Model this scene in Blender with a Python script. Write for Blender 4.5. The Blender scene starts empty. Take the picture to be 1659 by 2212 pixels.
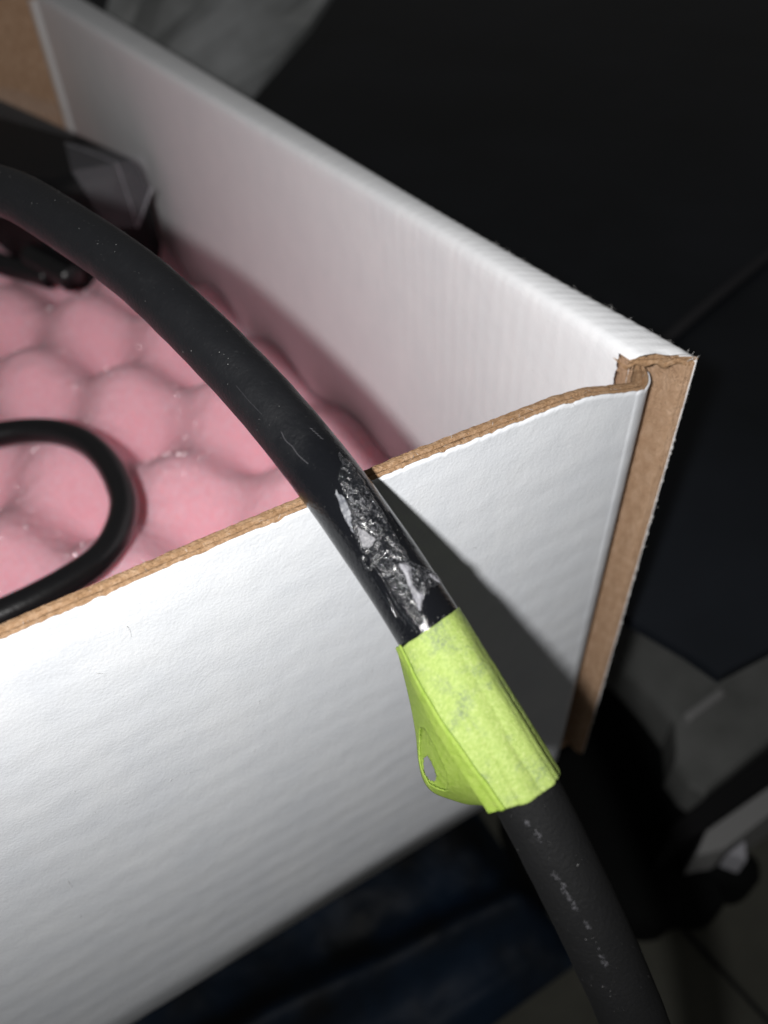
import bpy, math, random
import numpy as np
from mathutils import Vector, Matrix, noise

random.seed(7)
rng = np.random.default_rng(11)
U = 0.0013                      # metres per modelling unit (1 unit = 1.3 mm)
scene = bpy.context.scene

# ------------------------------------------------------------------ camera
RC = np.array([[0.8631457, -0.5037906, -0.0342706],
               [-0.3761273, -0.5961693, -0.7093028],
               [0.3369090, 0.6251218, -0.7040704]])        # rows: right, down, forward
CAM = np.array([-67.969, -54.244, 156.715])
cam_data = bpy.data.cameras.new("camera")
cam = bpy.data.objects.new("camera", cam_data)
scene.collection.objects.link(cam)
m = Matrix.Identity(4)
for i in range(3):
    m[i][0] = RC[0][i]; m[i][1] = -RC[1][i]; m[i][2] = -RC[2][i]; m[i][3] = CAM[i] * U
cam.matrix_world = m
cam_data.sensor_fit = 'VERTICAL'
cam_data.sensor_height = 36.0
cam_data.sensor_width = 27.0
cam_data.lens = 36.0 * 1709.3 / 2212.0
cam_data.clip_start = 0.004
cam_data.clip_end = 50.0
cam_data.dof.use_dof = True
cam_data.dof.focus_distance = 85 * U
cam_data.dof.aperture_fstop = 15.0
scene.camera = cam

# ------------------------------------------------------------------ light
world = bpy.data.worlds.new("World"); scene.world = world
world.use_nodes = True
bg = world.node_tree.nodes["Background"]
bg.inputs[0].default_value = (1.0, 0.98, 0.95, 1)
bg.inputs[1].default_value = 0.075

LIGHT = CAM + RC.T @ np.array([-18.5, 2.5, -30.0])
ld = bpy.data.lights.new("phone_flash", 'SPOT')
ld.energy = 1.88
ld.color = (1.0, 0.985, 0.97)
ld.shadow_soft_size = 2.6 * U
ld.spot_size = math.radians(175)
ld.spot_blend = 1.0
lo = bpy.data.objects.new("phone_flash", ld)
scene.collection.objects.link(lo)
aim = np.array([28.9, 74.7, 105.3]) - LIGHT
lo.rotation_euler = Vector(aim).to_track_quat('-Z', 'Y').to_euler()
lo.location = Vector(LIGHT * U)

scene.view_settings.view_transform = 'Standard'
scene.view_settings.look = 'None'
scene.view_settings.gamma = 1.0
scene.view_settings.use_curve_mapping = False
scene.view_settings.exposure = 0.0
scene.cycles.max_bounces = 8
scene.cycles.transparent_max_bounces = 12
scene.cycles.use_denoising = True
scene.cycles.sample_clamp_indirect = 3.0

# ------------------------------------------------------------------ helpers
def N3(x, y, z): return noise.noise((x, y, z))
def n1(t, f=1.0, seed=0.0): return noise.noise((t * f, seed * 7.13 + .5, seed * 3.7))

class Mat:
    """Small wrapper: principled material with helper nodes; coordinates in modelling units."""
    def __init__(s, name, col=(.5, .5, .5), rough=.6, spec=.5):
        s.m = bpy.data.materials.new(name); s.m.use_nodes = True
        s.nt = s.m.node_tree; s.n = s.nt.nodes; s.l = s.nt.links
        s.p = s.n["Principled BSDF"]
        s.p.inputs["Base Color"].default_value = (*col, 1)
        s.p.inputs["Roughness"].default_value = rough
        s.p.inputs["Specular IOR Level"].default_value = spec
        tc = s.n.new("ShaderNodeTexCoord"); mp = s.n.new("ShaderNodeMapping")
        mp.inputs["Scale"].default_value = (1 / U,) * 3
        s.l.new(tc.outputs["Object"], mp.inputs[0]); s.co = mp.outputs[0]
    def noise(s, scale, detail=3, rough=.55, stretch=None, dist=0.0):
        t = s.n.new("ShaderNodeTexNoise"); t.inputs["Scale"].default_value = scale
        t.inputs["Detail"].default_value = detail; t.inputs["Roughness"].default_value = rough
        t.inputs["Distortion"].default_value = dist
        src = s.co
        if stretch:
            mp = s.n.new("ShaderNodeMapping"); mp.inputs["Scale"].default_value = stretch
            s.l.new(s.co, mp.inputs[0]); src = mp.outputs[0]
        s.l.new(src, t.inputs["Vector"]); return t.outputs["Fac"]
    def voro(s, scale, feature='F1'):
        t = s.n.new("ShaderNodeTexVoronoi"); t.feature = feature
        t.inputs["Scale"].default_value = scale
        s.l.new(s.co, t.inputs["Vector"]); return t.outputs["Distance"]
    def axis(s, i):
        t = s.n.new("ShaderNodeSeparateXYZ"); s.l.new(s.co, t.inputs[0]); return t.outputs[i]
    def math(s, op, a, b=None, clamp=False):
        t = s.n.new("ShaderNodeMath"); t.operation = op; t.use_clamp = clamp
        for k, v in enumerate((a, b)):
            if v is None: continue
            if isinstance(v, (int, float)): t.inputs[k].default_value = v
            else: s.l.new(v, t.inputs[k])
        return t.outputs[0]
    def ramp(s, fac, stops):
        t = s.n.new("ShaderNodeValToRGB"); e = t.color_ramp.elements
        while len(e) < len(stops): e.new(.5)
        for k, (pos, c) in enumerate(stops):
            e[k].position = pos
            e[k].color = (*c, 1) if isinstance(c, tuple) else (c, c, c, 1)
        s.l.new(fac, t.inputs[0]); return t.outputs[0]
    def mix(s, fac, a, b):
        t = s.n.new("ShaderNodeMix"); t.data_type = 'RGBA'
        for k, v in ((0, fac), (6, a), (7, b)):
            if isinstance(v, (int, float)): t.inputs[k].default_value = v
            elif isinstance(v, tuple): t.inputs[k].default_value = (*v, 1)
            else: s.l.new(v, t.inputs[k])
        return t.outputs[2]
    def set(s, name, val):
        if isinstance(val, (int, float)): s.p.inputs[name].default_value = val
        elif isinstance(val, tuple): s.p.inputs[name].default_value = (*val, 1) if len(val) == 3 and name != "Subsurface Radius" else val
        else: s.l.new(val, s.p.inputs[name])
        return s
    def bump(s, h, dist, strength=1.0, prev=None):
        t = s.n.new("ShaderNodeBump"); t.inputs["Strength"].default_value = strength
        t.inputs["Distance"].default_value = dist * U
        s.l.new(h, t.inputs["Height"])
        if prev is not None: s.l.new(prev, t.inputs["Normal"])
        s.l.new(t.outputs[0], s.p.inputs["Normal"]); return t.outputs[0]

def mesh_obj(name, verts, faces, mat, parent=None, base=(0, 0, 0), smooth=True):
    me = bpy.data.meshes.new(name)
    v = (np.asarray(verts, float) - np.asarray(base, float)) * U
    me.from_pydata(v.tolist(), [], [tuple(int(i) for i in f) for f in faces]); me.update()
    if smooth: me.polygons.foreach_set("use_smooth", [True] * len(me.polygons))
    me.materials.append(mat.m if isinstance(mat, Mat) else mat)
    o = bpy.data.objects.new(name, me); scene.collection.objects.link(o)
    if parent is not None: o.parent = parent
    else: o.location = Vector(np.asarray(base, float) * U)
    return o

def thing(name, label, cat, base=(0, 0, 0), group=None):
    o = bpy.data.objects.new(name, None); scene.collection.objects.link(o)
    o.empty_display_size = .01
    o.location = Vector(np.asarray(base, float) * U)
    o["label"] = label; o["category"] = cat
    if group: o["group"] = group
    return o

def tag(o, label, cat): o["label"] = label; o["category"] = cat; return o

def empty_part(name, parent):
    o = bpy.data.objects.new(name, None); scene.collection.objects.link(o); o.parent = parent
    o.empty_display_size = .005
    return o

def grid_faces(nr, nc, closed=False, off=0):
    f = []
    for i in range(nr - 1):
        for j in range(nc - (0 if closed else 1)):
            k = (j + 1) % nc
            f.append((off + i * nc + j, off + i * nc + k, off + (i + 1) * nc + k, off + (i + 1) * nc + j))
    return f

class Build:
    def __init__(s): s.v = []; s.f = []
    def grid(s, rows, closed=False):
        rows = [list(map(tuple, r)) for r in rows]; o = len(s.v)
        for r in rows: s.v += r
        s.f += grid_faces(len(rows), len(rows[0]), closed, o); return s
    def box(s, lo, hi, j=0.0):
        o = len(s.v)
        for z in (lo[2], hi[2]):
            for (x, y) in ((lo[0], lo[1]), (hi[0], lo[1]), (hi[0], hi[1]), (lo[0], hi[1])):
                s.v.append((x, y, z))
        s.f += [(o, o+3, o+2, o+1), (o+4, o+5, o+6, o+7), (o, o+1, o+5, o+4), (o+1, o+2, o+6, o+5), (o+2, o+3, o+7, o+6), (o+3, o, o+4, o+7)]
        return s
    def prism(s, poly, z0, z1, bev=0.0):
        P = np.array(poly, float); c = P.mean(0); n = len(P)
        rings = [(P, z0), (P, z1 - bev), (c + (P - c) * (1 - bev / max(1, np.abs(P - c).max())), z1)] if bev else [(P, z0), (P, z1)]
        o = len(s.v)
        for Q, z in rings: s.v += [(q[0], q[1], z) for q in Q]
        for r in range(len(rings) - 1):
            for k in range(n):
                a = o + r * n + k; b = o + r * n + (k + 1) % n
                s.f.append((a, b, b + n, a + n))
        s.f.append(tuple(o + (len(rings) - 1) * n + k for k in range(n)))
        s.f.append(tuple(o + k for k in reversed(range(n))))
        return s
    def obj(s, name, mat, parent=None, base=(0, 0, 0), smooth=True):
        return mesh_obj(name, s.v, s.f, mat, parent, base, smooth)

def catmull(P, n=24):
    P = np.array(P, float); Q = np.vstack([2*P[0]-P[1], P, 2*P[-1]-P[-2]]); o = []
    for i in range(1, len(Q) - 2):
        p0, p1, p2, p3 = Q[i-1:i+3]
        a = np.linalg.norm(p1-p0)**.5; b = np.linalg.norm(p2-p1)**.5; c = np.linalg.norm(p3-p2)**.5
        m1 = (p2-p1) + b*((p1-p0)/a - (p2-p0)/(a+b)); m2 = (p2-p1) + b*((p3-p2)/c - (p3-p1)/(b+c))
        for k in range(n):
            t = k/n; t2 = t*t; t3 = t2*t
            o.append((2*t3-3*t2+1)*p1 + (t3-2*t2+t)*m1 + (-2*t3+3*t2)*p2 + (t3-t2)*m2)
    o.append(P[-1]); return np.array(o)
def smooth_line(A, n=1):
    for _ in range(n): A[1:-1] = .25*A[:-2] + .5*A[1:-1] + .25*A[2:]
    return A
def resample(A, step):
    s = np.concatenate([[0], np.cumsum(np.linalg.norm(np.diff(A, axis=0), axis=1))])
    t = np.linspace(0, s[-1], int(s[-1]/step)+1)
    return t, np.stack([np.interp(t, s, A[:, i]) for i in range(3)], 1)

class Tube:
    """Centre line with a steady frame; point(s, theta, r) gives a surface point."""
    def __init__(s, pts, step=.5, sm=60, ref=(-.30, -.42, .86)):
        _, A = resample(catmull(pts), step); A = smooth_line(A, sm)
        s.S, s.A = resample(A, step)
        V = np.array(ref) / np.linalg.norm(ref)
        T = np.gradient(s.A, axis=0); T /= np.linalg.norm(T, axis=1)[:, None]
        E1 = V - (T @ V)[:, None] * T; s.E1 = E1 / np.linalg.norm(E1, axis=1)[:, None]
        s.E2 = np.cross(T, s.E1); s.T = T
    def frame(s, t):
        f = lambda M: np.array([np.interp(t, s.S, M[:, i]) for i in range(3)])
        return f(s.A), f(s.E1), f(s.E2), f(s.T)
    def point(s, t, deg, r):
        a, e1, e2, _ = s.frame(t); th = math.radians(deg)
        return a + r * (math.cos(th) * e1 + math.sin(th) * e2)
    def normal(s, t, deg):
        _, e1, e2, _ = s.frame(t); th = math.radians(deg)
        return math.cos(th) * e1 + math.sin(th) * e2
    def skin(s, r, nseg=40, jitter=0.0, every=1):
        b = Build(); rows = []
        th = np.linspace(0, 2*np.pi, nseg, endpoint=False)
        for i in range(0, len(s.S), every):
            row = []
            for k in range(nseg):
                rr = r
                if jitter: rr += jitter * N3(s.S[i]*.25, math.cos(th[k])*1.2, math.sin(th[k])*1.2)
                row.append(s.A[i] + rr*(math.cos(th[k])*s.E1[i] + math.sin(th[k])*s.E2[i]))
            rows.append(row)
        b.grid(rows, closed=True)
        b.f.append(tuple(range(nseg))[::-1]); o = len(b.v) - nseg
        b.f.append(tuple(o + k for k in range(nseg)))
        return b

# ------------------------------------------------------------------ materials
def white_card(name, axis, period, amp, lo, hi):
    M = Mat(name, (.80, .805, .82), .62, .3)
    c = M.axis(axis)
    wob = M.noise(.06, 2)
    ph = M.math('ADD', M.math('MULTIPLY', c, 2*math.pi/period), M.math('MULTIPLY', wob, 3.0))
    wave = M.math('SINE', ph)
    ampn = M.math('MULTIPLY', wave, M.math('ADD', M.noise(.03, 2), .15))
    b = M.bump(ampn, amp)
    b = M.bump(M.noise(2.8, 5, .6), .045, 1, b)
    b = M.bump(M.noise(.35, 3, .5), .16, .6, b)
    tone = M.ramp(M.noise(.12, 4, .6), [(.3, lo), (.7, hi)])
    speck = M.ramp(M.voro(.55), [(.0, 1.0), (.035, 1.0), (.055, 0.0)])
    keep = M.ramp(M.noise(.45, 1), [(.60, 0.0), (.64, 1.0)])
    M.set("Base Color", M.mix(M.math('MULTIPLY', M.math('MULTIPLY', speck, keep), .6), tone, (.30, .28, .27)))
    return M
m_card_front = white_card("white_card_front_dimmed", 2, 5.6, .022, (.685, .71, .75), (.74, .76, .79))  # same card as the side, darkened to offset the flash's hot spot
m_card_side = white_card("white_card_side_lightened", 1, 2.9, .014, (.77, .785, .81), (.82, .83, .85))  # same card as the front, lightened in colour to brighten the interior

m_kraft = Mat("kraft_cut", (.40, .25, .14), .85, .15)
m_kraft.set("Base Color", m_kraft.ramp(m_kraft.noise(1.6, 5, .65), [(.25, (.27, .155, .075)), (.5, (.43, .265, .15)), (.75, (.58, .40, .26))]))
m_kraft.bump(m_kraft.noise(3.0, 5, .7), .5)
m_kraft_face = Mat("kraft_face", (.42, .26, .15), .8, .2)
m_kraft_face.set("Base Color", m_kraft_face.ramp(m_kraft_face.noise(.8, 6, .7, (1, 1, .6)), [(.25, (.40, .245, .145)), (.5, (.53, .345, .22)), (.75, (.66, .46, .32))]))
m_kraft_face.bump(m_kraft_face.noise(2.6, 5, .7), .55)
m_torn = Mat("torn_white_paper", (.74, .73, .72), .8, .2)
m_torn.bump(m_torn.noise(3, 4), .3)

m_foam = Mat("pink_foam", (.72, .30, .38), .9, .15)
m_foam.set("Base Color", m_foam.ramp(m_foam.noise(.8, 5, .65), [(.3, (.97, .45, .53)), (.7, (1.0, .56, .64))]))
m_foam.set("Subsurface Weight", .6); m_foam.set("Subsurface Scale", 3.0 * U)
m_foam.p.inputs["Subsurface Radius"].default_value = (1.6, .35, .4)
m_foam.bump(m_foam.noise(2.4, 5, .75), .32, .7, m_foam.bump(m_foam.voro(1.7), .15, .6))

m_jacket = Mat("black_rubber_jacket", (.012, .0125, .014), .42, .38)
rn = m_jacket.noise(.35, 4, .6)
yy = m_jacket.math('ADD', m_jacket.axis(1), m_jacket.math('MULTIPLY', rn, 9.0))      # y above the base point
glue = m_jacket.ramp(m_jacket.math('DIVIDE', yy, 60.0), [(.55, 1.0), (.66, 0.0)])      # dried glue makes the last stretch glossy
m_jacket.set("Roughness", m_jacket.mix(glue, m_jacket.ramp(rn, [(.3, .36), (.7, .50)]), (.12, .12, .12)))
dust = m_jacket.ramp(m_jacket.noise(1.4, 5, .7), [(.60, 0.0), (.78, 1.0)])
m_jacket.set("Base Color", m_jacket.mix(m_jacket.math('MULTIPLY', dust, .25), m_jacket.mix(glue, (.0075, .008, .0095), (.005, .0055, .007)), (.045, .045, .047)))
m_jacket.bump(m_jacket.noise(2.2, 4, .6), .07)
m_jacket_low = Mat("scuffed_rubber_jacket", (.009, .009, .0095), .68, .20)
sc = m_jacket_low.ramp(m_jacket_low.noise(.9, 6, .75, (1, 1, .6)), [(.60, 0.0), (.90, 1.0)])
m_jacket_low.set("Base Color", m_jacket_low.mix(sc, (.005, .0052, .0056), (.02, .02, .0215)))
m_jacket_low.bump(m_jacket_low.noise(2.6, 5, .7), .12)

m_film = Mat("dried_glue_film", (.006, .007, .009), .10, .55)
m_film.set("Roughness", m_film.ramp(m_film.noise(.5, 4, .6), [(.35, .07), (.7, .22)]))
m_film.bump(m_film.noise(.7, 3, .5), .05)

m_resid = Mat("wrinkled_glue", (.03, .03, .035), .16, .7)
wr = m_resid.noise(1.0, 3, .5, None, 3.2)
wl = m_resid.math('ABSOLUTE', m_resid.math('SUBTRACT', wr, .5))
lines = m_resid.ramp(wl, [(.0, 1.0), (.012, .5), (.028, 0.0)])
zone = m_resid.ramp(m_resid.noise(.28, 3, .6), [(.42, .06), (.66, .55)])
m_resid.set("Base Color", m_resid.mix(m_resid.math('MULTIPLY', lines, zone), (.008, .009, .011), (.46, .46, .49)))
m_resid.set("Roughness", m_resid.ramp(m_resid.noise(.9, 3), [(.35, .09), (.65, .26)]))
m_resid.bump(wr, .30, .9, m_resid.bump(m_resid.noise(.8, 3, .6), .45, .8))
m_flake = Mat("white_glue_flake", (.42, .42, .45), .4, .5)
m_flake.set("Base Color", m_flake.ramp(m_flake.noise(1.2, 5, .7), [(.3, (.08, .08, .09)), (.7, (.30, .30, .325))]))
m_flake.bump(m_flake.noise(2.0, 4), .25)
m_gloss_flake = Mat("clear_glue_facet", (.07, .07, .08), .38, .8)
m_gloss_flake.bump(m_gloss_flake.noise(1.3, 4, .6), .32)
m_sheen = Mat("glue_sheen", (.06, .065, .08), .48, .7)
m_sheen.bump(m_sheen.noise(.8, 4), .2)
m_dust = Mat("pale_dust", (.24, .24, .235), .7)
m_scuff = Mat("grey_scuff", (.038, .038, .043), .6)

m_tape = Mat("green_crepe_tape", (.42, .66, .09), .55, .35)
fib = m_tape.noise(3.0, 6, .7, (1, 1.5, .55))
tone = m_tape.ramp(fib, [(.28, (.215, .30, .07)), (.5, (.285, .375, .095)), (.74, (.40, .47, .175))])
smudge = m_tape.math('MULTIPLY', m_tape.ramp(m_tape.noise(.30, 4, .65), [(.50, 0.0), (.64, 1.0)]), m_tape.ramp(m_tape.noise(3.6, 4, .7), [(.40, 0.0), (.58, 1.0)]))
m_tape.set("Base Color", m_tape.mix(m_tape.math('MULTIPLY', smudge, .75), tone, (.13, .17, .10)))
m_tape.bump(m_tape.noise(4.5, 4, .65), .09, .8, m_tape.bump(fib, .08))
m_tape.set("Roughness", m_tape.ramp(m_tape.noise(1.0, 3), [(.35, .38), (.65, .65)]))
m_tape_flag = Mat("green_tape_flag", (.42, .72, .07), .6, .3)
fb = m_tape_flag.noise(1.3, 6, .7, (.5, 1.5, 1.2))
m_tape_flag.set("Base Color", m_tape_flag.ramp(fb, [(.3, (.29, .43, .055)), (.7, (.42, .54, .12))]))
m_tape_flag.bump(fb, .2)
tr = m_tape_flag.n.new("ShaderNodeBsdfTranslucent"); tr.inputs[0].default_value = (.40, .66, .06, 1)
mx = m_tape_flag.n.new("ShaderNodeMixShader"); mx.inputs[0].default_value = .3
m_tape_flag.l.new(m_tape_flag.p.outputs[0], mx.inputs[1]); m_tape_flag.l.new(tr.outputs[0], mx.inputs[2])
m_tape_flag.l.new(mx.outputs[0], m_tape_flag.n["Material Output"].inputs[0])

m_loop = Mat("black_gloss_cord", (.008, .008, .009), .28, .5)
m_loop.bump(m_loop.noise(1.5, 3), .05)
m_adapter = Mat("black_plastic", (.006, .006, .007), .55, .25)
m_wrap = Mat("clear_wrap", (.8, .8, .88), .45, .4)
m_wrap.set("Alpha", .085)
m_wrap2 = Mat("thin_clear_wrap", (.75, .75, .78), .4, .4)
m_wrap2.set("Alpha", .05)
m_crease = Mat("wrap_crease", (.30, .30, .33), .35, .5)
m_table = Mat("black_table", (.011, .012, .015), .6, .3)
m_table.set("Base Color", m_table.ramp(m_table.noise(.012, 4, .6), [(.3, (.005, .007, .010)), (.7, (.012, .015, .021))]))
m_floor = Mat("floor_grey", (.07, .07, .058), .8, .2)
m_floor.set("Base Color", m_floor.ramp(m_floor.noise(.02, 5, .6), [(.3, (.05, .05, .042)), (.7, (.085, .085, .07))]))
m_grey = Mat("grey_plastic", (.20, .205, .20), .6, .3)
m_grey.set("Base Color", m_grey.ramp(m_grey.noise(.03, 4, .6), [(.3, (.13, .135, .13)), (.7, (.22, .225, .22))]))
m_lgrey = Mat("pale_strip", (.30, .30, .30), .6, .3)
m_tcord = Mat("dark_grey_cord", (.03, .03, .034), .7, .3)
m_black = Mat("black_webbing", (.010, .010, .011), .8, .2)
m_shadow_shape = Mat("shadow_shape", (.006, .0065, .0065), .95, .1)  # near-black colour for the shadow shape by the box corner
m_paper = Mat("white_scrap", (.45, .45, .49), .7, .2)
m_blue = Mat("navy_plastic", (.006, .018, .038), .62, .3)
m_blue.set("Base Color", m_blue.ramp(m_blue.noise(.03, 3, .5), [(.38, (.004, .005, .006)), (.66, (.005, .015, .034))]))
m_blue.bump(m_blue.noise(.05, 3), 2.0)
m_pouch = Mat("grey_plastic_pouch", (.40, .41, .42), .45, .4)
m_pouch.set("Base Color", m_pouch.ramp(m_pouch.noise(.02, 3, .5), [(.35, (.20, .21, .21)), (.65, (.42, .435, .45))]))

# ------------------------------------------------------------------ setting
floor = mesh_obj("floor", [(-9000, -9000, -150), (9000, -9000, -150), (9000, 9000, -150), (-9000, 9000, -150)], [(0, 1, 2, 3)], m_floor)
floor["kind"] = "structure"

# table under and behind the box
tb = (60, 200, -150)
table = thing("black_table", "matte black tabletop under and behind the white box", "table", tb)
poly = [(-150, 52), (4, 42), (39, 24), (44.3, 7.1), (46.2, -1.9), (60.5, -2.8), (140, -6), (700, -20), (1100, 700), (900, 1400), (300, 1300), (-150, 900)]
Build().prism(poly, -4, -.6, .8).obj("tabletop", m_table, table, tb, False)
Build().box((-90, 120, -150), (-40, 200, -4)).obj("leg", m_table, table, tb, False)
Build().box((420, 420, -150), (470, 500, -4)).obj("leg", m_table, table, tb, False)

# ------------------------------------------------------------------ the cardboard box
BB = (-75, 130, 0)
box = thing("cardboard_box", "white corrugated cardboard box with torn brown edges, holding pink foam", "box", BB)

def lerp_pts(P):
    xs = [p[0] for p in P]; ys = [p[1] for p in P]
    return lambda t: float(np.interp(t, xs, ys))
_xi = lerp_pts([(-10, -.5), (0, -.5), (12, -.8), (46, -2.2), (80, -4.6), (118, -7.4), (180, -11.6), (270, -17)])
_xo = lerp_pts([(-10, 6.3), (0, 6.2), (8, 5.7), (24.5, 4.1), (60, 2.1), (134, -1.2), (239, -5.7), (275, -7.2)])
def xi(y): return sum(_xi(y + k) for k in (-8, -4, 0, 4, 8)) / 5
def xo(y): return sum(_xo(y + k) for k in (-8, -4, 0, 4, 8)) / 5

# --- front panel: outer-face path in plan, bending round the corner into the side wall
path = []
for x in np.arange(-165, -2.2, .35):
    path.append((x, .55 * math.exp(-((x + 44) / 24) ** 2), 0, 1))
for a in np.linspace(0, math.pi / 2, 16):
    path.append((-2.2 + 4.9 * math.sin(a), 4.9 - 4.9 * math.cos(a), -math.sin(a), math.cos(a)))
for y in np.arange(5.2, 22, .5):
    path.append((2.7 - .05 * (y - 4.9), y, -1, 0))
qs = np.concatenate([[0], np.cumsum([math.dist(a[:2], b[:2]) for a, b in zip(path[:-1], path[1:])])])
ztop_x = lerp_pts([(-165, 100.2), (-60, 100.4), (-47, 100.35), (-43, 100.3), (-36, 100.5), (-15, 100.3), (-10, 99.7), (-6, 98.5), (-2, 97.4), (0, 97.0), (2.5, 97.0)])
def ztop(i):
    x, y = path[i][:2]
    z = ztop_x(x) if y < 3.5 else min(98.8, 97.0 + (y - 3.5) * .5)
    return z + .13 * n1(qs[i], .12, 1) + .06 * n1(qs[i], 1.1, 2)

fp = empty_part("front_panel", box)
rows = []; core = []
NC = 20
for i, (x, y, nx, ny) in enumerate(path):
    zt = ztop(i); q = qs[i]
    rag = .08 + .40 * max(0, n1(q, .8, 3)) + .9 * max(0, n1(q, .28, 4) - .2) + .22 * max(0, n1(q, 2.7, 5))
    zl = zt - rag
    col = []
    for z in (0.5, 0.0):
        off = .8 if z == .5 and not col else 0
        col.append((x + nx * (1.5 if off else .35), y + ny * (1.5 if off else .35), 0.02 if off else 0.0))
    for k in range(NC):
        t = k / (NC - 1); z = .5 + (zl - .5) * (1 - (1 - t) ** 1.7)
        bow = y * (z / 100.0) if nx == 0 else y
        lip = 0.0
        if t > .985: lip = -.10 * max(0, n1(q, .7, 8)) + .04 * n1(q, 2.2, 18)
        col.append((x + nx * lip, bow + ny * lip, z))
    # lip thickness
    yy = y
    col.append((x + nx * .16, yy + ny * .16, zl + .02)); col.append((x + nx * .22, yy + ny * .22, zl - .6))
    rows.append(col)
    g = .5 + .5 * n1(q, .35, 6)
    w = .82 + .16 * n1(q, .5, 7)
    prof = [(.20, -1.2), (.22, -.04 + .10 * n1(q, 2.1, 9)), (.42, .10 + .12 * n1(q, 2.6, 10)), (.62, .06 + .10 * n1(q, 2.2, 11)),
            (w - .06, -.05), (w, -.25 - .55 * g), (w + .16, -.3 - .55 * g), (w + .24, -.02 + .08 * n1(q, 2.4, 12)),
            (1.35, .08 + .10 * n1(q, 1.9, 13)), (1.62, .02 + .08 * n1(q, 2.8, 14)), (1.80, .08 + .10 * n1(q, 1.7, 15)), (1.92, -.10), (1.92, -6), (1.92, -40), (1.92, -zt + 1.5)]
    kf = 1 - .38 * min(1, max(0, (y - 1.5) / 3)) if nx else 1
    core.append([(x + nx * o * kf, yy + ny * o * kf, zt + dz) for o, dz in prof])
Build().grid([r for r in rows]).obj("white_liner", m_card_front, fp, BB)
Build().grid(core).obj("kraft_core", m_kraft, fp, BB)

# --- side wall: white liner runs up the inside, over the rolled top and down the outside
sw = empty_part("side_wall", box)
def ys(x, xa=-1.0, xb=6.2): return 3.6 - 4.4 * (x - xa) / (xb - xa)
vs = np.concatenate([np.arange(0, 70, .3), np.arange(70, 262, .45)])
rows = []
for v in vs:
    col = []
    sc_ = .35 * math.sin(2 * math.pi * v / 2.0 + 1.2 * n1(v, .1, 21))
    sc2 = .28 * math.sin(2 * math.pi * v / 2.0 + 1.6)
    big = n1(v, .05, 22) * .25
    a, b = xi(v), xo(v)
    fade = .4 + .6 * min(1, v / 12)
    P = [(a - .2, 20), (a - .1, 45), (a, 70), (a, 90), (a + .0, 96.6), (a + .05 + .04 * sc_, 98.3),
         (a + .28 + .09 * sc_ * fade, 99.25 + .05 * sc_), (a + .75 + .09 * sc_ * fade, 99.82 + .10 * sc_ * fade), (a + 1.3, 100.02 + .06 * sc_),
         (a + .36 * (b - a), 100.16 + .05 * sc2), (a + .48 * (b - a), 100.22 + .06 * sc2 + big * .2), (a + .6 * (b - a), 100.22 + .06 * sc2 + big * .2),
         (a + .75 * (b - a), 100.16 + .07 * sc2), (b - .8, 100.06 + .09 * sc2 * fade), (b - .3 + .08 * sc2, 99.85 + .10 * sc2 * fade), (b + .02 + .06 * sc2, 99.35), (b + .05, 98.4), (b + .05, 80), (b + .05, 40), (b + .05, 0)]
    for (x, z) in P:
        x0 = min(max(x, xi(0) - .5), xo(0))
        lam = (x - a) / (b - a)
        y0 = ys(-1 + 7.2 * min(1, max(0, lam)))
        dip = 0
        if v < 1.2:
            dip = -.55 * math.exp(-((lam - .55) / .07) ** 2) * (1 - v / 1.2)
            y0 += .25 * n1(lam * 9, 1.0, 23)
        yb = y0 + v if v < 30 else y0 * max(0, 1 - (v - 30) / 60) + v
        col.append((x, yb, z + (dip if z > 99 else 0)))
    rows.append(col)
Build().grid(rows).obj("white_liner", m_card_side, sw, BB)

# brown end of the rolled top
rows = []
for k in range(9):
    t = k / 8; row = []
    for j in range(64):
        lam = j / 63; x = -1 + 7.2 * lam + .02
        zt = 99.80 - .45 * math.exp(-((lam - .55) / .07) ** 2) - .5 * max(0, .12 - lam) / .12 - .15 * max(0, lam - .95) / .05
        th = 1.35 + .35 * n1(lam * 8, 1, 31)
        crack = .55 * math.exp(-((t - .45 - .22 * n1(lam * 7, 1, 32)) / .10) ** 2) * (.5 + .5 * n1(lam * 10, 1, 33))
        y = ys(-1 + 7.2 * lam) - .06 + .28 * n1(lam * 16, 1, 34 + k) * .6 + crack
        if k == 8: y += .5
        row.append((x, y, zt - th * t))
    rows.append(row)
rows.append([(p[0] * .9 + .35, p[1] + 3, p[2] + .2) for p in rows[-1]])
Build().grid(rows).obj("rolled_core", m_kraft, sw, BB)

# inner layer end: two open flute slots
rows = []
for z in np.arange(99.1, 60, -.35):
    row = []
    for j in range(34):
        t = j / 33; x = -.92 + 1.05 * t
        slot = 2.2 * math.exp(-((t - .32 - .05 * n1(z, .5, 41)) / .055) ** 2) + 2.2 * math.exp(-((t - .74 - .06 * n1(z, .6, 42) - .10 * math.exp(-((z - 97.5) / .6) ** 2)) / .06) ** 2)
        row.append((x, 3.55 + slot + .12 * n1(z, 1.4, 43) + .10 * N3(z * 2, t * 5, 3), z))
    row.append((.05, 7, z)); rows.append(row)
Build().grid(rows).obj("inner_core", m_kraft_face, sw, BB)

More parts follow.
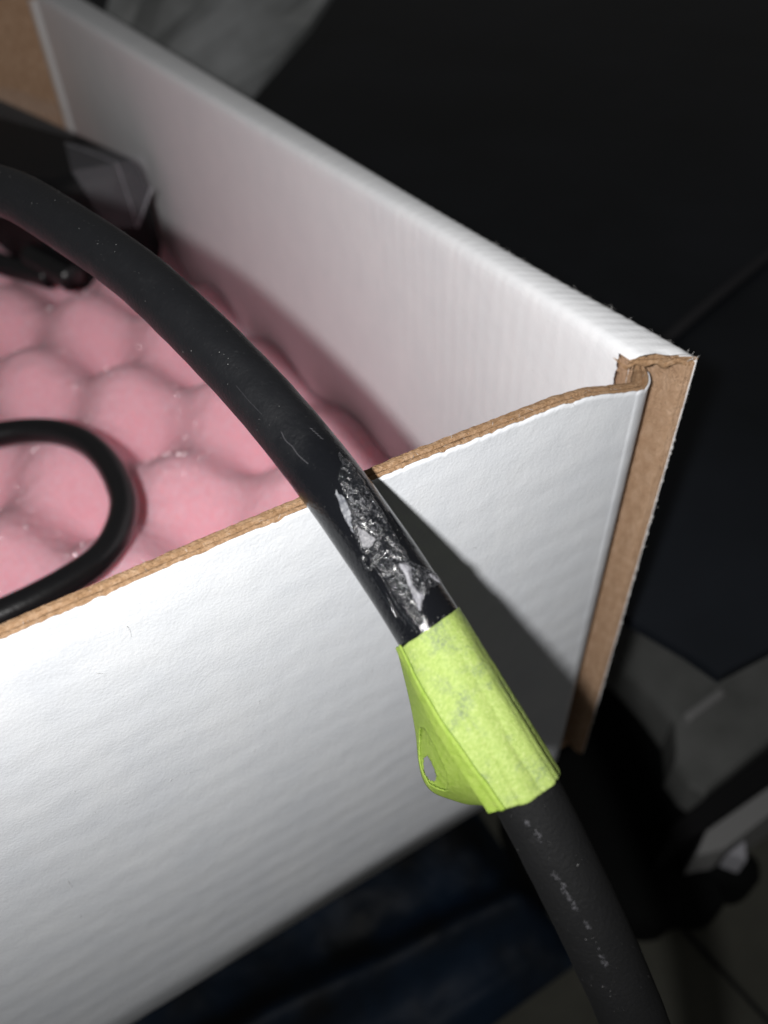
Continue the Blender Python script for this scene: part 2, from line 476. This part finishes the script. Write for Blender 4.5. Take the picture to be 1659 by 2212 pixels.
# outer layer: ragged cut end and the kraft face behind it
rows = []
for z in np.arange(98.9, -.01, -.3):
    row = []
    for j in range(22):
        t = j / 21; x = 6.12 - .98 * t
        crack = 1.5 * math.exp(-((t - .62 - .16 * n1(z, .55, 51) - .08 * n1(z, 1.7, 52)) / .06) ** 2) * (.65 + .5 * n1(z, .3, 53))
        rnd = -.25 * (1 - t) + .08 * n1(z, 1.1, 54)
        row.append((x + .07 * n1(z, 1.3, 55) * (1 - t), -.62 + rnd * .6 + crack + .06 * N3(z * 1.6, t * 4, 8) + .5 * t * t * t, z))
    for y in (.6, 1.6, 3.2, 6, 12, 25, 60): row.append((xo(y) - 1.08 + .05 * N3(z * .4, y * .4, 5), y, z))
    rows.append(row)
Build().grid(rows).obj("outer_core", m_kraft_face, sw, BB)

# back, far side and bottom of the box
Build().box((-165, 266, 1.9), (-9, 268.2, 99)).obj("back_panel", m_kraft_face, box, BB, False)
Build().box((-168, 1.95, 1.9), (-165.2, 266, 100)).obj("far_side_panel", m_card_side, box, BB, False)
Build().box((-165, 2.4, .05), (5, 266, 1.85)).obj("bottom_panel", m_kraft_face, box, BB, False)
rows = []
for z in np.linspace(40, 98, 40):
    xx = xi(262)
    rows.append([(xx + .4, 262.3, z), (xx - .4 + .15 * n1(z, .2, 61), 261.4, z), (xx - 1.3 + .15 * n1(z, .2, 61), 261.5, z), (xx - 1.9 + .2 * n1(z, .2, 61), 262.3, z), (xx - 1.9, 265.9, z)])
Build().grid(rows).obj("liner_fold", m_torn, box, BB)

# paper fibres and frayed chips along the cut edges (uncountable)
fz = Build()
def hair(p, d, L, w=.035):
    p = np.array(p, float); d = np.array(d, float); d /= np.linalg.norm(d)
    side = np.cross(d, [.3, .5, .8]); side /= np.linalg.norm(side); up = np.cross(d, side)
    bend = (rng.normal(size=3)) * L * .25; rows = []
    for k in range(5):
        t = k / 4; c = p + d * L * t + bend * t * t; ww = w * (1 - .6 * t)
        rows.append([tuple(c + side * ww), tuple(c - side * .5 * ww + up * .8 * ww), tuple(c - side * .5 * ww - up * .8 * ww)])
    fz.grid(rows, True)
for _ in range(70):                       # outer rim of the rolled top
    v = rng.uniform(-.5, 40) ** 1.0; hair((xo(v) - rng.uniform(0, .5), v + ys(6.2), 99.6 + rng.uniform(0, .3)), (rng.uniform(.1, 1), rng.normal() * .7, rng.uniform(.1, 1)), rng.uniform(.15, .5), .024)
for _ in range(26):
    hair((rng.uniform(4.5, 6.2), -.7, 99.6), (rng.uniform(-.3, .6), rng.uniform(-.9, -.1), rng.uniform(.2, 1)), rng.uniform(.15, .5), .024)
for _ in range(130):                       # top edge of the front panel
    i = rng.integers(160, len(path) - 36); x, y, nx, ny = path[i]
    hair((x + nx * rng.uniform(0, 1.8), y + ny * rng.uniform(0, 1.8), ztop(i) - .1), (rng.normal(), rng.normal(), rng.uniform(.2, 1)), rng.uniform(.15, .7), .026)
for _ in range(50):                       # outer corner
    z = rng.uniform(2, 98); hair((6.2, -.75, z), (rng.uniform(.1, 1), rng.uniform(-1, 0), rng.normal() * .6), rng.uniform(.2, .6), .03)
for _ in range(75):
    z = rng.uniform(10, 88); s_ = rng.uniform(.10, .26); o = len(fz.v)
    c = np.array((6.26, -.85, z))
    for k in range(7):
        a = k / 7 * 2 * math.pi; r = s_ * rng.uniform(.6, 1.3)
        fz.v.append(tuple(c + (rng.uniform(-.08, .18) + .4 * r * math.cos(a), -.3 * r * math.cos(a), 1.5 * r * math.sin(a))))
    fz.f.append(tuple(range(o, o + 7)))
for _ in range(22):                        # bits of lint on the front face
    x = rng.uniform(-88, -12); z = rng.uniform(12, 96)
    hair((x, -.03, z), (rng.normal(), -.05, rng.normal()), rng.uniform(.4, 1.3), .022)
fo = fz.obj("paper_fibres", m_torn, box, BB); fo["kind"] = "stuff"

# ------------------------------------------------------------------ foam
FB = (-80, 130, 2)
foam = thing("foam_sheet", "pink convoluted egg-crate foam lining the inside of the box", "foam", FB)
PK = 37.0
def foam_z(x, y):
    wx = x + 1.6 * N3(x * .03, y * .03, 1.0); wy = y + 1.6 * N3(x * .03, y * .03, 9.0)
    h = math.cos(2 * math.pi * (wx + 47) / PK) * math.cos(2 * math.pi * (wy - 112) / PK)
    t = (h + 1) / 2
    z = 39.5 + 13.3 * (t ** .72)
    wq = math.exp(-((xi(y) - x) / 13.0) ** 2)
    z = z * (1 - wq) + (41.5 + .45 * (z - 45)) * wq
    return z + 1.1 * N3(x * .045, y * .045, 4) + .35 * N3(x * .33, y * .33, 6) + .20 * N3(x * .9, y * .9, 2)
rows = []
for y in np.concatenate([np.linspace(2.6, 200, 330), np.linspace(201, 265.5, 50)]):
    xe = xi(y) - .15
    row = [(-164.5, y, 3.0)]
    for t in np.concatenate([np.linspace(0, .34, 40), np.linspace(.345, 1, 200)]):
        x = -164.5 + (xe + 164.5) * t
        row.append((x, y, foam_z(x, y)))
    row.append((xe, y, 3.0))
    rows.append(row)
Build().grid(rows).obj("convoluted_top", m_foam, foam, FB)
gl = Build()
m_glint = Mat("foam_glint", (1.0, .92, .95), .30, .9); m_glint.set("Metallic", 1.0)
for _ in range(3200):  # glints added as bright metal discs turned between flash and camera
    x = rng.uniform(-100, -20); y = rng.uniform(25, 190); z = foam_z(x, y) + .18
    c = np.array((x, y, z)); n = (LIGHT + CAM) / 2 - c; n /= np.linalg.norm(n); n += rng.normal(size=3) * .17; n /= np.linalg.norm(n)
    a = np.cross(n, (0, 0, 1)); a /= np.linalg.norm(a); b = np.cross(n, a); r = .022 + .06 * rng.random() ** 4; o = len(gl.v)
    for k in range(6): gl.v.append(tuple(c + r * (math.cos(k * math.pi / 3) * a + math.sin(k * math.pi / 3) * b)))
    gl.f.append(tuple(range(o, o + 6)))
go = gl.obj("cell_glints", m_glint, foam, FB, False); go["kind"] = "stuff"

# ------------------------------------------------------------------ thick cable
CP = [(-150,190,54),(-128,165,60),(-104,130,88),(-80,98,109),(-60.35,65.08,113.9),(-55.43,50.54,113.23),(-51.3,36.04,111.85),(-49.13,25.61,110.16),(-47.49,16.77,108.4),(-46.22,9.33,106.62),(-45.4,2.9,104.75),(-44.8,-1.9,103.2),(-44.26,-7.2,101),(-43.71,-12.27,98.71),(-43.36,-16.23,96.62),(-42.71,-23.61,91.95),(-41.76,-30.41,86.63),(-41.16,-35.57,81.57),(-40.61,-39.46,77.12),(-39.32,-47.66,65.67),(-38.2,-54,53),(-36.5,-62,30),(-34,-72,-10),(-31,-82,-70),(-24,-92,-125),(-8,-104,-143),(20,-125,-146.5),(70,-160,-146.6)]
tube = Tube(CP); R0 = 3.3
KB = (-40, -30, -150)
cable = thing("thick_cable", "thick black rubber cable bent over the front edge of the box", "cable", KB)

def tube_span(s0, s1, r, nseg, step, jit=.0, seed=0):
    rows = []
    for s in np.arange(s0, s1 + step * .5, step):
        a, e1, e2, _ = tube.frame(s); row = []
        for k in range(nseg):
            th = 2 * math.pi * k / nseg
            rr = r + jit * N3(s * .35, math.cos(th) * 1.5 + seed, math.sin(th) * 1.5)
            row.append(tuple(a + rr * (math.cos(th) * e1 + math.sin(th) * e2)))
        rows.append(row)
    return Build().grid(rows, True)
tube_span(0, 262, R0, 56, .5, .05).obj("jacket", m_jacket, cable, KB)
o = tube_span(262, tube.S[-1], R0, 56, .5, .06, 3).obj("jacket", m_jacket_low, cable, KB)
o["label"] = "dull scuffed lower length of the cable"

def inside(pt, poly):
    x, y = pt; c = False; n = len(poly)
    for i in range(n):
        x1, y1 = poly[i]; x2, y2 = poly[(i + 1) % n]
        if (y1 > y) != (y2 > y) and x < (x2 - x1) * (y - y1) / (y2 - y1) + x1: c = not c
    return c
def edge_dist(pt, poly):
    p = np.array(pt); best = 1e9; n = len(poly)
    for i in range(n):
        a = np.array(poly[i]); d = np.array(poly[(i + 1) % n]) - a
        t = min(1, max(0, (p - a) @ d / (d @ d + 1e-9))); best = min(best, np.linalg.norm(p - a - t * d))
    return best
DEG = math.radians(1) * R0              # one degree along the surface, in units
def patch(poly, h0, hn, fn, step, mat, name, parent, rag=.12, lift=.07):
    """A crust on the cable: outline in (s, angle), real thickness, ragged rim."""
    Q = [(s, a * DEG) for s, a in poly]
    s0 = min(q[0] for q in Q) - .3; s1 = max(q[0] for q in Q) + .3
    a0 = min(q[1] for q in Q) - .3; a1 = max(q[1] for q in Q) + .3
    ns = int((s1 - s0) / step) + 1; na = int((a1 - a0) / step) + 1
    idx = {}; V = []; F = []; H = np.zeros((ns, na))
    for i in range(ns):
        for j in range(na):
            s = s0 + i * step; a = a0 + j * step
            sw_ = s + rag * N3(s * 1.7, a * 1.7, 3) * 1.5; aw = a + rag * N3(s * 1.7, a * 1.7, 13) * 1.5
            if inside((sw_, aw), Q): H[i, j] = min(1, .25 + edge_dist((sw_, aw), Q) / .35)
    def vid(i, j):
        if (i, j) not in idx:
            s = s0 + i * step; a = a0 + j * step
            h = R0 + lift + (h0 + hn * fn(s, a)) * H[i, j]
            idx[(i, j)] = len(V); V.append(tuple(tube.point(s, a / DEG, h)))
        return idx[(i, j)]
    for i in range(ns - 1):
        for j in range(na - 1):
            if min(H[i, j], H[i+1, j], H[i, j+1], H[i+1, j+1]) > 0 or (max(H[i, j], H[i+1, j], H[i, j+1], H[i+1, j+1]) > 0 and H[i, j] > 0 and H[i+1, j+1] > 0):
                F.append((vid(i, j), vid(i + 1, j), vid(i + 1, j + 1), vid(i, j + 1)))
    return mesh_obj(name, V, F, mat, parent, KB)

W = [(236.6,-44),(237.6,-49.6),(239.6,-52),(241.6,-46.2),(243.6,-43.3),(245.6,-39.2),(247.6,-35.9),(249.1,-33),(249.8,-39),(250.6,-57),(251.4,-78),(252.4,-70),(252.3,-48),(252.2,-34.6),(252.6,-25.1),(252.7,-12),(253.2,-2),(254.2,3.1),(254.6,12.3),(253.6,17.6),(252.6,18.3),(251.6,21.9),(250.6,20),(249.1,18.8),(248.1,19.8),(247.1,22.3),(246.1,25.4),(245.6,26.6),(244.1,19),(242.6,7),(241.1,-4.2),(239.6,-4.9),(239.1,-10.5),(238.1,-28.3),(237.1,-35.3)]
patch(W, .10, .16, lambda s, a: N3(s * .9, a * 1.6, 1) + .45 * N3(s * 1.6 + a, a * 2.8 - s * .6, 5), .085, m_resid, "glue_residue", cable)
WH = [(248.8,-8),(249.2,-22),(249.7,-27),(250.3,-20),(251.1,-12),(251.7,-15),(252.5,-19),(253.0,-8),(253.6,1),(252.4,0),(251.4,-2),(250.6,-7),(249.7,-10)]
patch(WH, .22, .06, lambda s, a: N3(s * 2, a * 2, 21), .085, m_flake, "dry_flake", cable, .08, .10)
PC = [(250.2,-50),(250.9,-62),(251.5,-76),(252.1,-72),(252.3,-58),(251.8,-48),(251.0,-44)]
patch(PC, .07, .10, lambda s, a: N3(s * 3, a * 3, 31), .085, m_flake, "dry_flake", cable, .2, .10)
HLP = [(244.0,8.4),(244.9,1.5),(246.2,-2.5),(246.5,10),(245.8,20)]
def facet(poly, mat, name, lean, lift):
    """A flat glossy flake of glue standing slightly off the cable; lean = how far it is turned to catch the flash as a highlight."""
    c0 = np.mean([tube.point(s, a, R0 + lift) for s, a in poly], axis=0)
    sc0 = np.mean([p[0] for p in poly]); ac0 = np.mean([p[1] for p in poly]); n0 = tube.normal(sc0, ac0)
    h = (LIGHT - c0) / np.linalg.norm(LIGHT - c0) + (CAM - c0) / np.linalg.norm(CAM - c0); h /= np.linalg.norm(h)
    n = n0 * (1 - lean) + h * lean; n /= np.linalg.norm(n)
    ring = []
    for k in range(len(poly)):
        for t in (0, .33, .66):
            s = poly[k][0] * (1 - t) + poly[(k + 1) % len(poly)][0] * t + rng.normal() * .06
            a = poly[k][1] * (1 - t) + poly[(k + 1) % len(poly)][1] * t + rng.normal() * 1.0
            p = tube.point(s, a, R0 + lift); ring.append(p - n * ((p - c0) @ n) + n * rng.normal() * .012)
    bb = Build(); m_ = len(ring)
    bb.v = [tuple(p) for p in ring] + [tuple(p - n0 * .22) for p in ring] + [tuple(c0 + n * .015)]
    bb.f = [(k, (k + 1) % m_, 2 * m_) for k in range(m_)] + [(k, m_ + k, m_ + (k + 1) % m_, (k + 1) % m_) for k in range(m_)]
    return bb.obj(name, mat, cable, KB, False)
facet(HLP, m_gloss_flake, "clear_facet", 1.0, .30)
PSH = [(239.9,4),(241.1,0.2),(242.6,6.2),(244.1,9.5),(244.6,17),(243.6,20),(242.3,16),(241.0,11)]
facet(PSH, m_sheen, "clear_facet", .42, .16)  # pale sheen put into this flake's colour and tilt
# ridges of squeezed-out glue beside the residue
def bead(pts, r, mat, name, lift=.06):
    P = [tube.point(s, a, R0 + lift) for s, a in pts]
    t = Tube(P, .08, 4); bb = t.skin(r, 8, r * .5)
    return bb.obj(name, mat, cable, KB)
bead([(246.4,27),(246.9,33),(247.6,34),(248.0,29),(247.6,25)], .20, m_resid, "glue_bead")
bead([(247.2,24),(248.6,22),(250.0,23),(251.6,26),(253.2,25),(254.6,22)], .09, m_resid, "glue_bead")
bead([(248.5,36),(250.0,38),(251.5,37),(252.8,39)], .055, m_film, "glue_bead")
bead([(250.5,32),(252.0,33.5),(253.8,31)], .05, m_resid, "glue_bead")
bead([(244.0,-60),(246.0,-58),(248.3,-61)], .05, m_film, "glue_bead")
bead([(231.6,15.6),(232.6,19.5),(233.6,16.9),(234.6,17.9),(235.5,15.6),(236.1,13.5)], .055, m_scuff, "scratch", .03)
bead([(224.0,24),(226.5,25),(228.6,23)], .02, m_scuff, "scratch", .02)
for k in range(5): bead([(233.0 + .35 * k, -27 - k), (233.3 + .35 * k, -31 - k)], .03, m_scuff, "scratch", .02)

# dust specks all over the jacket (uncountable) and pale scuffs on the lower length
ds = Build()
def fleck(s, a, r, mat_build, stretch=1.0, lift=.035):
    n = tube.normal(s, a); _, e1, e2, T = tube.frame(s); c = tube.point(s, a, R0 + lift + .03); side = np.cross(n, T)
    o = len(mat_build.v); K = 6
    for k in range(K):
        t = 2 * math.pi * k / K; rr = r * rng.uniform(.55, 1.3)
        mat_build.v.append(tuple(c + rr * (math.cos(t) * side + stretch * math.sin(t) * T)))
    mat_build.v.append(tuple(c + n * r * .5))
    for k in range(K): mat_build.f.append((o + k, o + (k + 1) % K, o + K))
for _ in range(200):
    fleck(rng.uniform(168, 250), rng.uniform(-85, 85), .018 + .045 * rng.random() ** 5, ds)
for _ in range(70):
    fleck(rng.uniform(271, 302), rng.normal() * 35 + 10, .015 + .05 * rng.random() ** 5, ds)
for _ in range(8):
    fleck(rng.uniform(254.5, 255.1), rng.uniform(-30, 60), rng.uniform(.02, .05), ds, 1, .08)
do = ds.obj("dust_specks", m_dust, cable, KB, False); do["kind"] = "stuff"
for s, a, L, w in [(280.2,18.6,1.0,5), (281.2,17,.5,4), (282.2,15,.6,5), (284.3,10,.7,4), (288.3,10.5,1.0,6), (279.0,22,.6,7), (275.0,16,.8,6), (273.6,23,.5,4)]:
    sb = Build()
    for _ in range(int(16 + 20 * L)):
        fleck(s + rng.normal() * L * .42, a + rng.normal() * w * .42, .025 + .07 * rng.random() ** 2, sb, rng.uniform(.8, 1.8), .03)
    sb.obj("scuff_mark", m_scuff, cable, KB, False)

# ------------------------------------------------------------------ green tape
TB = (-42, -23, 85)
tape = thing("masking_tape", "lime green masking tape wrapped round the black cable", "tape", TB)
S0, S1 = 255.0, 271.6
def tape_r(s, th):
    t = (s - S0) / (S1 - S0)
    a = (th + 180) % 360 - 180
    fl = .13 + .10 * t
    fl += .26 * t ** 2.2 * math.exp(-((a + 62) / 42) ** 2)               # stands off on the right, towards the bottom
    fl += .75 * math.sin(math.pi * min(1, t * 1.02)) * math.exp(-((a - 62) / 26) ** 2)   # lifts where it folds into the flag
    fl += .32 * t * math.exp(-((a - 50) / 30) ** 2)
    fac = .16 * math.sin(math.radians(a) * 7 + .8 * t) * (.25 + .75 * t) * (1 if abs(a) < 120 else 0)               # faint longitudinal creases
    fac -= .13 * t * sum(math.exp(-((a - a0 - 6 * N3(s * .2, a0, 1)) / 2.6) ** 2) for a0 in (-18, -47, -68, 22))
    return R0 + fl + fac + .05 * N3(s * .5, a * .03, 3) + .03 * N3(s * 1.6, a * .08, 5)
rows = []
NS = 90; NT = 120
for i in range(NS):
    row = []
    for k in range(NT):
        th = -180 + 360 * k / NT
        t = i / (NS - 1)
        e0 = S0 + .22 * math.sin(math.radians(th) + .6) + .10 * N3(th * .06, 1, 1)
        e1 = S1 + .35 * math.sin(math.radians(th) * 1.0 + 2.2) + .12 * N3(th * .07, 2, 1) + .45 * math.exp(-((th + 78) / 16) ** 2)
        s = e0 + (e1 - e0) * t
        row.append(tuple(tube.point(s, th, tape_r(S0 + (S1 - S0) * t, th))))
    rows.append(row)
sl = Build().grid(rows, True).obj("wrapped_sleeve", m_tape, tape, TB)
md = sl.modifiers.new("thickness", 'SOLIDIFY'); md.thickness = .11 * U; md.offset = -1

# folded doubled edge running down the left of the sleeve
rows = []
for i in range(70):
    t = i / 69; s = S0 + (S1 - S0) * t; row = []
    for k in range(9):
        u = k / 8
        th = 84 - 14 * t - (26 + 6 * t) * u + 1.5 * N3(t * 6, 1, 3)
        hump = .26 * math.exp(-((u - .18) / .16) ** 2) - .12 * math.exp(-((u - .62) / .15) ** 2) + .12 * math.exp(-((u - .92) / .1) ** 2)
        row.append(tuple(tube.point(s, th, tape_r(s, th) + .10 + hump * (.35 + .9 * t))))
    rows.append(row)
fo_ = Build().grid(rows).obj("folded_edge", m_tape_flag, tape, TB)
md = fo_.modifiers.new("thickness", 'SOLIDIFY'); md.thickness = .12 * U; md.offset = -1

# flag: two layers pinched together, front one torn open
FO = np.array([(-45.3,-13.5,91.5),(-45.7,-15.3,89.8),(-46.3,-17.8,87.2),(-47.0,-19.9,85.0),(-47.7,-21.4,83.4),(-48.0,-22.8,82.0),(-47.7,-23.9,81.2),(-46.4,-25.3,80.6),(-44.8,-26.7,80.1),(-43.4,-27.3,80.2)])
fs, FOd = resample(catmull(FO, 10), .15); FOd = smooth_line(FOd, 10)
so = np.array([tube.S[np.argmin(np.linalg.norm(tube.A - p, axis=1))] for p in FOd]); so = np.maximum.accumulate(so)
so = np.linspace(0, 1, len(so)) * .6 * (so[-1] - so[0]) + so[0] + .4 * (so - so[0])
fdir = RC[2]
def flag_layer(name, bulge, holes, mat, lipc=0.0):
    NI, NJ = 100, 44; V = []; F = []; keep = {}
    for i in range(NI):
        t = i / (NI - 1); s = S0 + .1 + (S1 - S0 - .15) * t
        th = 76 - 12 * t
        root = tube.point(s, th, tape_r(s, th) + .02)
        ut = so[0] + (so[-1] - so[0]) * t
        out = np.array([np.interp(ut, so, FOd[:, c]) for c in range(3)])
        for j in range(NJ):
            u = j / (NJ - 1)
            p = root + (out - root) * u
            p = p + fdir * (bulge * math.sin(math.pi * u) * math.sin(math.pi * min(1, t * 1.0)) ** .8 + .12 * N3(t * 6, u * 3, bulge * 3) * u)
            V.append(p)
            ok = True; curl = 0.0
            for (ct, cu, rt, ru) in holes:
                e = ((t - ct) / rt) ** 2 + ((u - cu) / ru) ** 2 + .25 * N3(t * 14, u * 5, 6)
                if e < 1: ok = False
                curl = max(curl, math.exp(-max(0, e - 1) / .35))
            V[-1] = tuple(p + fdir * curl * lipc)
            keep[(i, j)] = ok
    for i in range(NI - 1):
        for j in range(NJ - 1):
            if all(keep[q] for q in ((i, j), (i+1, j), (i, j+1), (i+1, j+1))):
                F.append((i*NJ+j, i*NJ+j+1, (i+1)*NJ+j+1, (i+1)*NJ+j))
    ob = mesh_obj(name, V, F, mat, tape, TB)
    md = ob.modifiers.new("thickness", 'SOLIDIFY'); md.thickness = .12 * U; md.offset = 0
    return ob
flag_layer("flag_front", -.45, [(.60, .64, .17, .30)], m_tape_flag, -.22)
flag_layer("flag_back", .55, [(.65, .76, .06, .14)], m_tape_flag)

# ------------------------------------------------------------------ thin cord loop on the foam
LB = (-70, 70, 54)
LP = [(-140,70,58),(-118,92,58),(-96,98,57),(-85,97.5,57),(-75.2,95.6,57),(-70.1,93.7,57),(-65.3,90.1,57),(-61.2,84.1,57),(-59.1,76.4,57),(-58.8,68.3,57),(-59.7,61.5,57),(-62.2,56.1,57),(-65.3,52.1,57),(-68.8,49.6,57.2),(-73.2,48,57.5),(-78.9,46.4,58),(-85,45.4,58.5),(-100,42,59),(-125,30,57),(-150,20,55)]
cord = Tube(LP, .6, 12, (0, .1, 1)).skin(2.55, 32, .04).obj("thin_cord", m_loop, None, LB)
tag(cord, "thin glossy black cord curled in a loop on the pink foam", "cord")

# ------------------------------------------------------------------ wrapped black adapter at the back of the box
AB = (-40, 195, 46)
ad = thing("black_adapter", "black plastic adapter in crinkled clear wrap at the back of the foam", "adapter", AB)
top = [(-15.5, 173), (-19, 170), (-40, 168), (-48, 174), (-58, 205), (-72, 236), (-41, 241), (-27, 203)]
c = np.array(top).mean(0)
rows = []
for z, k in ((44, .93), (50, 1.0), (66, 1.0), (72.5, .97), (74.5, .90), (75, .8)):
    row = []
    for p in top:
        q = c + (np.array(p) - c) * k; row.append((q[0] + .5 * N3(q[0], z, 1), q[1] + .5 * N3(q[1], z, 2), z + .5 * N3(p[0], p[1], z) + (.075 * (q[1] - 173) if z > 60 else 0)))
    rows.append(row)
bb = Build().grid(rows, True); o = len(bb.v) - len(top); bb.f.append(tuple(o + k for k in range(len(top))))
body = bb.obj("body", m_adapter, ad, AB, False)
bv = body.modifiers.new("bevel", 'BEVEL'); bv.width = 1.2 * U; bv.segments = 3; bv.limit_method = 'ANGLE'
# plug sticking out on the foam
pt = Tube([(-52, 172, 57), (-49, 166, 56), (-46.5, 161, 55), (-45, 157.5, 54.5)], .4, 2, (0, .1, 1))
pt.skin(3.6, 24, .0).obj("plug", m_loop, ad, AB)
pt2 = Tube([(-86, 196, 60), (-70, 186, 60), (-62, 178, 56), (-55, 171, 54), (-50, 164, 53.5)], .5, 4, (0, .1, 1))
pt2.skin(3.0, 24, .0).obj("lead", m_loop, ad, AB)
# crinkled film
V = np.array([(-32,188,78),(-22,178,77),(-15,171,76),(-16,167.5,69),(-23,166,60),(-31,165.5,62),(-35,171,76.5)])
cc = np.array([(-23.5, 168.5, 76.8)])
bb = Build(); bb.v = [tuple(p) for p in V] + [tuple(cc[0])]
bb.f = [(k, (k + 1) % 7, 7) for k in range(7)]
bb.obj("wrap_fold", m_wrap, ad, AB, False)
for ca, cb, cr in ((cc[0], V[4], .16), (V[4], V[3], .30), (V[0], cc[0], .12)):
    ca = np.array(ca); cb = np.array(cb)
    Tube([ca, ca * .6 + cb * .4 + (0, -.3, .2), cb], .5, 1, (0, .1, 1)).skin(cr, 8, cr * .4).obj("wrap_crease", m_crease, ad, AB)
rows = []
for i in range(9):
    t = i / 8; row = []
    for j in range(9):
        a = math.pi * j / 8
        row.append((-50 + 22 * t + .8 * N3(i, j, 1), 238 - 34 * t + 10 * math.cos(a) * (.8 + .2 * t), 77 + (11 - 5 * t) * math.sin(a) + 1.2 * N3(i * .7, j * .7, 2)))
    rows.append(row)
Build().grid(rows).obj("wrap_fold", m_wrap2, ad, AB, False)

# ------------------------------------------------------------------ things around the box
def crumple(name, corners, nu, nv, amp, freq, mat, label, cat, seed, thick=4, flat=True):
    """A creased sheet with thickness between four corners."""
    A, B_, C_, D = [np.array(c_, float) for c_ in corners]
    nrm = np.cross(B_ - A, D - A); nrm /= np.linalg.norm(nrm)
    rows = []
    for i in range(nu):
        row = []
        for j in range(nv):
            u, v = i / (nu - 1), j / (nv - 1)
            p = (A * (1-u) + B_ * u) * (1-v) + (D * (1-u) + C_ * u) * v
            h = amp * (abs(N3(p[0]*freq, p[1]*freq, p[2]*freq + seed)) * 2 + .4 * N3(p[0]*freq*2.3, p[1]*freq*2.3, p[2]*freq*2.3 + seed) - .4)
            row.append(tuple(p + nrm * h))
        rows.append(row)
    base = (A + B_ + C_ + D) / 4; base[2] = min(A[2], B_[2], C_[2], D[2])
    o = Build().grid(rows).obj(name, mat, None, base, not flat)
    md = o.modifiers.new("thickness", 'SOLIDIFY'); md.thickness = thick * U; md.offset = 0
    return tag(o, label, cat)

crumple("plastic_pouch", [(128, 296, 92), (-6, 284, -.2), (-22, 345, -.2), (46, 352, 106)], 9, 8, 7, .025, m_pouch,
        "crumpled grey plastic pouch standing behind the white box", "pouch", 3.0, 5)

g = thing("grey_lid", "blurred grey plastic lid low down beside the box corner", "lid", (120, 40, -150))
Build().prism([(110.7, 89.4), (118.8, 78.4), (124.9, 52.4), (128.4, 37.2), (152.5, 35.3), (220, 30), (200, 8.1), (117.7, 5.1), (85.2, 3.1), (82.6, 8.8), (84, 17.2), (87.5, 20.3), (96, 30), (96.5, 43.1), (95.9, 61.4), (96.3, 80)][::-1], -150, -110, 3).obj("shell", m_grey, g, (120, 40, -150), False)  # left outline follows the cable's shadow edge, shade put into the shape
Build().prism([(97.8, 24.8), (117.6, 26.2), (118, 29), (98, 27.8)], -110, -105, 1).obj("rib", m_lgrey, g, (120, 40, -150), False)
tag(Build().prism([(86.3, 2.6), (135.4, 4.0), (150, -5.6), (121.1, -5.4), (75.6, -5.7), (58.0, -3.7), (67.2, 1.2)][::-1], -150, -112, 1).obj("black_bar", m_black, None, (95, 0, -150), False), "dark bar running along the lower side of the grey lid", "bar")
tag(Build().prism([(76.1, -6.0), (150, -6.4), (140, -12.3), (76.7, -13.4), (66.5, -10.1)][::-1], -150, -113, 1).obj("pale_strip", m_lgrey, None, (95, -10, -150), False), "pale grey strip between the dark bar and the floor", "strip")
tag(Build().prism([(79.5, -14.2), (88, -14.0), (83.4, -19.0)][::-1], -150, -118, .5).obj("paper_scrap", m_paper, None, (84, -16, -150), False), "small white triangular scrap at the right edge", "scrap")
crd = Tube([(55, 20, -149.2), (61.9, -13.2, -149.2), (62.6, -22, -149.2), (64.1, -37.1, -149.2), (65.6, -53.9, -149.2), (70, -90, -149.2)], 1.0, 6, (0, .1, 1)).skin(.8, 10).obj("floor_cord", m_black, None, (64, -40, -150))
tag(crd, "thin dark cord lying on the floor below the thick cable", "cord")
tag(Tube([(128, 103, 1.4), (153.5, 111.1, 1.4), (210.9, 127.6, 1.4), (300, 153, 1.4)], 2, 4, (0, .1, 1)).skin(2.0, 12).obj("table_cord", m_tcord, None, (180, 118, -.6)), "faint grey cord lying on the black table right of the box", "cord")

rows = []
for i in range(60):
    row = []
    for j in range(40):
        x = -150 + 175 * i / 59; y = -10 + 75 * j / 39
        ridge = 16 * math.exp(-((y - (20 - .12 * (x + 40))) / 7.5) ** 2)
        z = -142 + ridge + 6 * N3(x * .03, y * .03, 2) + 2.5 * abs(N3(x * .09, y * .09, 7))
        edge = min(i, 59 - i, j, 39 - j); z = -149.6 + (z + 149.6) * min(1, edge / 4)
        row.append((x, y, z))
    rows.append(row)
tag(Build().grid(rows).obj("navy_sheet", m_blue, None, (-60, 25, -150)), "rumpled dark navy plastic sheet on the floor below the box front", "sheet")

rows = []
lob = [(73.5, 55.8), (103.8, 73.8), (94.9, 24.0), (90, 6.8), (82, -2.9), (88.1, -14.2), (94.3, -18.9), (92.6, -23.5), (84.2, -23.8), (76.7, -18.4), (74.7, -23.4), (67.9, -23.7), (59.3, -18.5), (51.3, -18.0), (40.0, -10.4), (28, 2), (24, 19.8), (30, 45)]  # black shape added where the floor only lies in shadow
lc = np.array(lob).mean(0)
ring = catmull([(p[0], p[1], 0) for p in lob + lob[:1]], 5)[:-1, :2]
for k, zz in ((1.0, -149.8), (1.0, -137), (.95, -132), (.8, -130), (.5, -129), (.15, -129)):
    rows.append([(lc[0] + (p[0] - lc[0]) * k, lc[1] + (p[1] - lc[1]) * k, zz + (1.5 * N3(p[0] * .05, p[1] * .05, k * 3) if zz > -149 else 0)) for p in ring])
tag(Build().grid(rows, True).obj("shadow_shape", m_shadow_shape, None, (65, 10, -150)), "black shape added for the shadow on the floor below the box corner", "shadow")
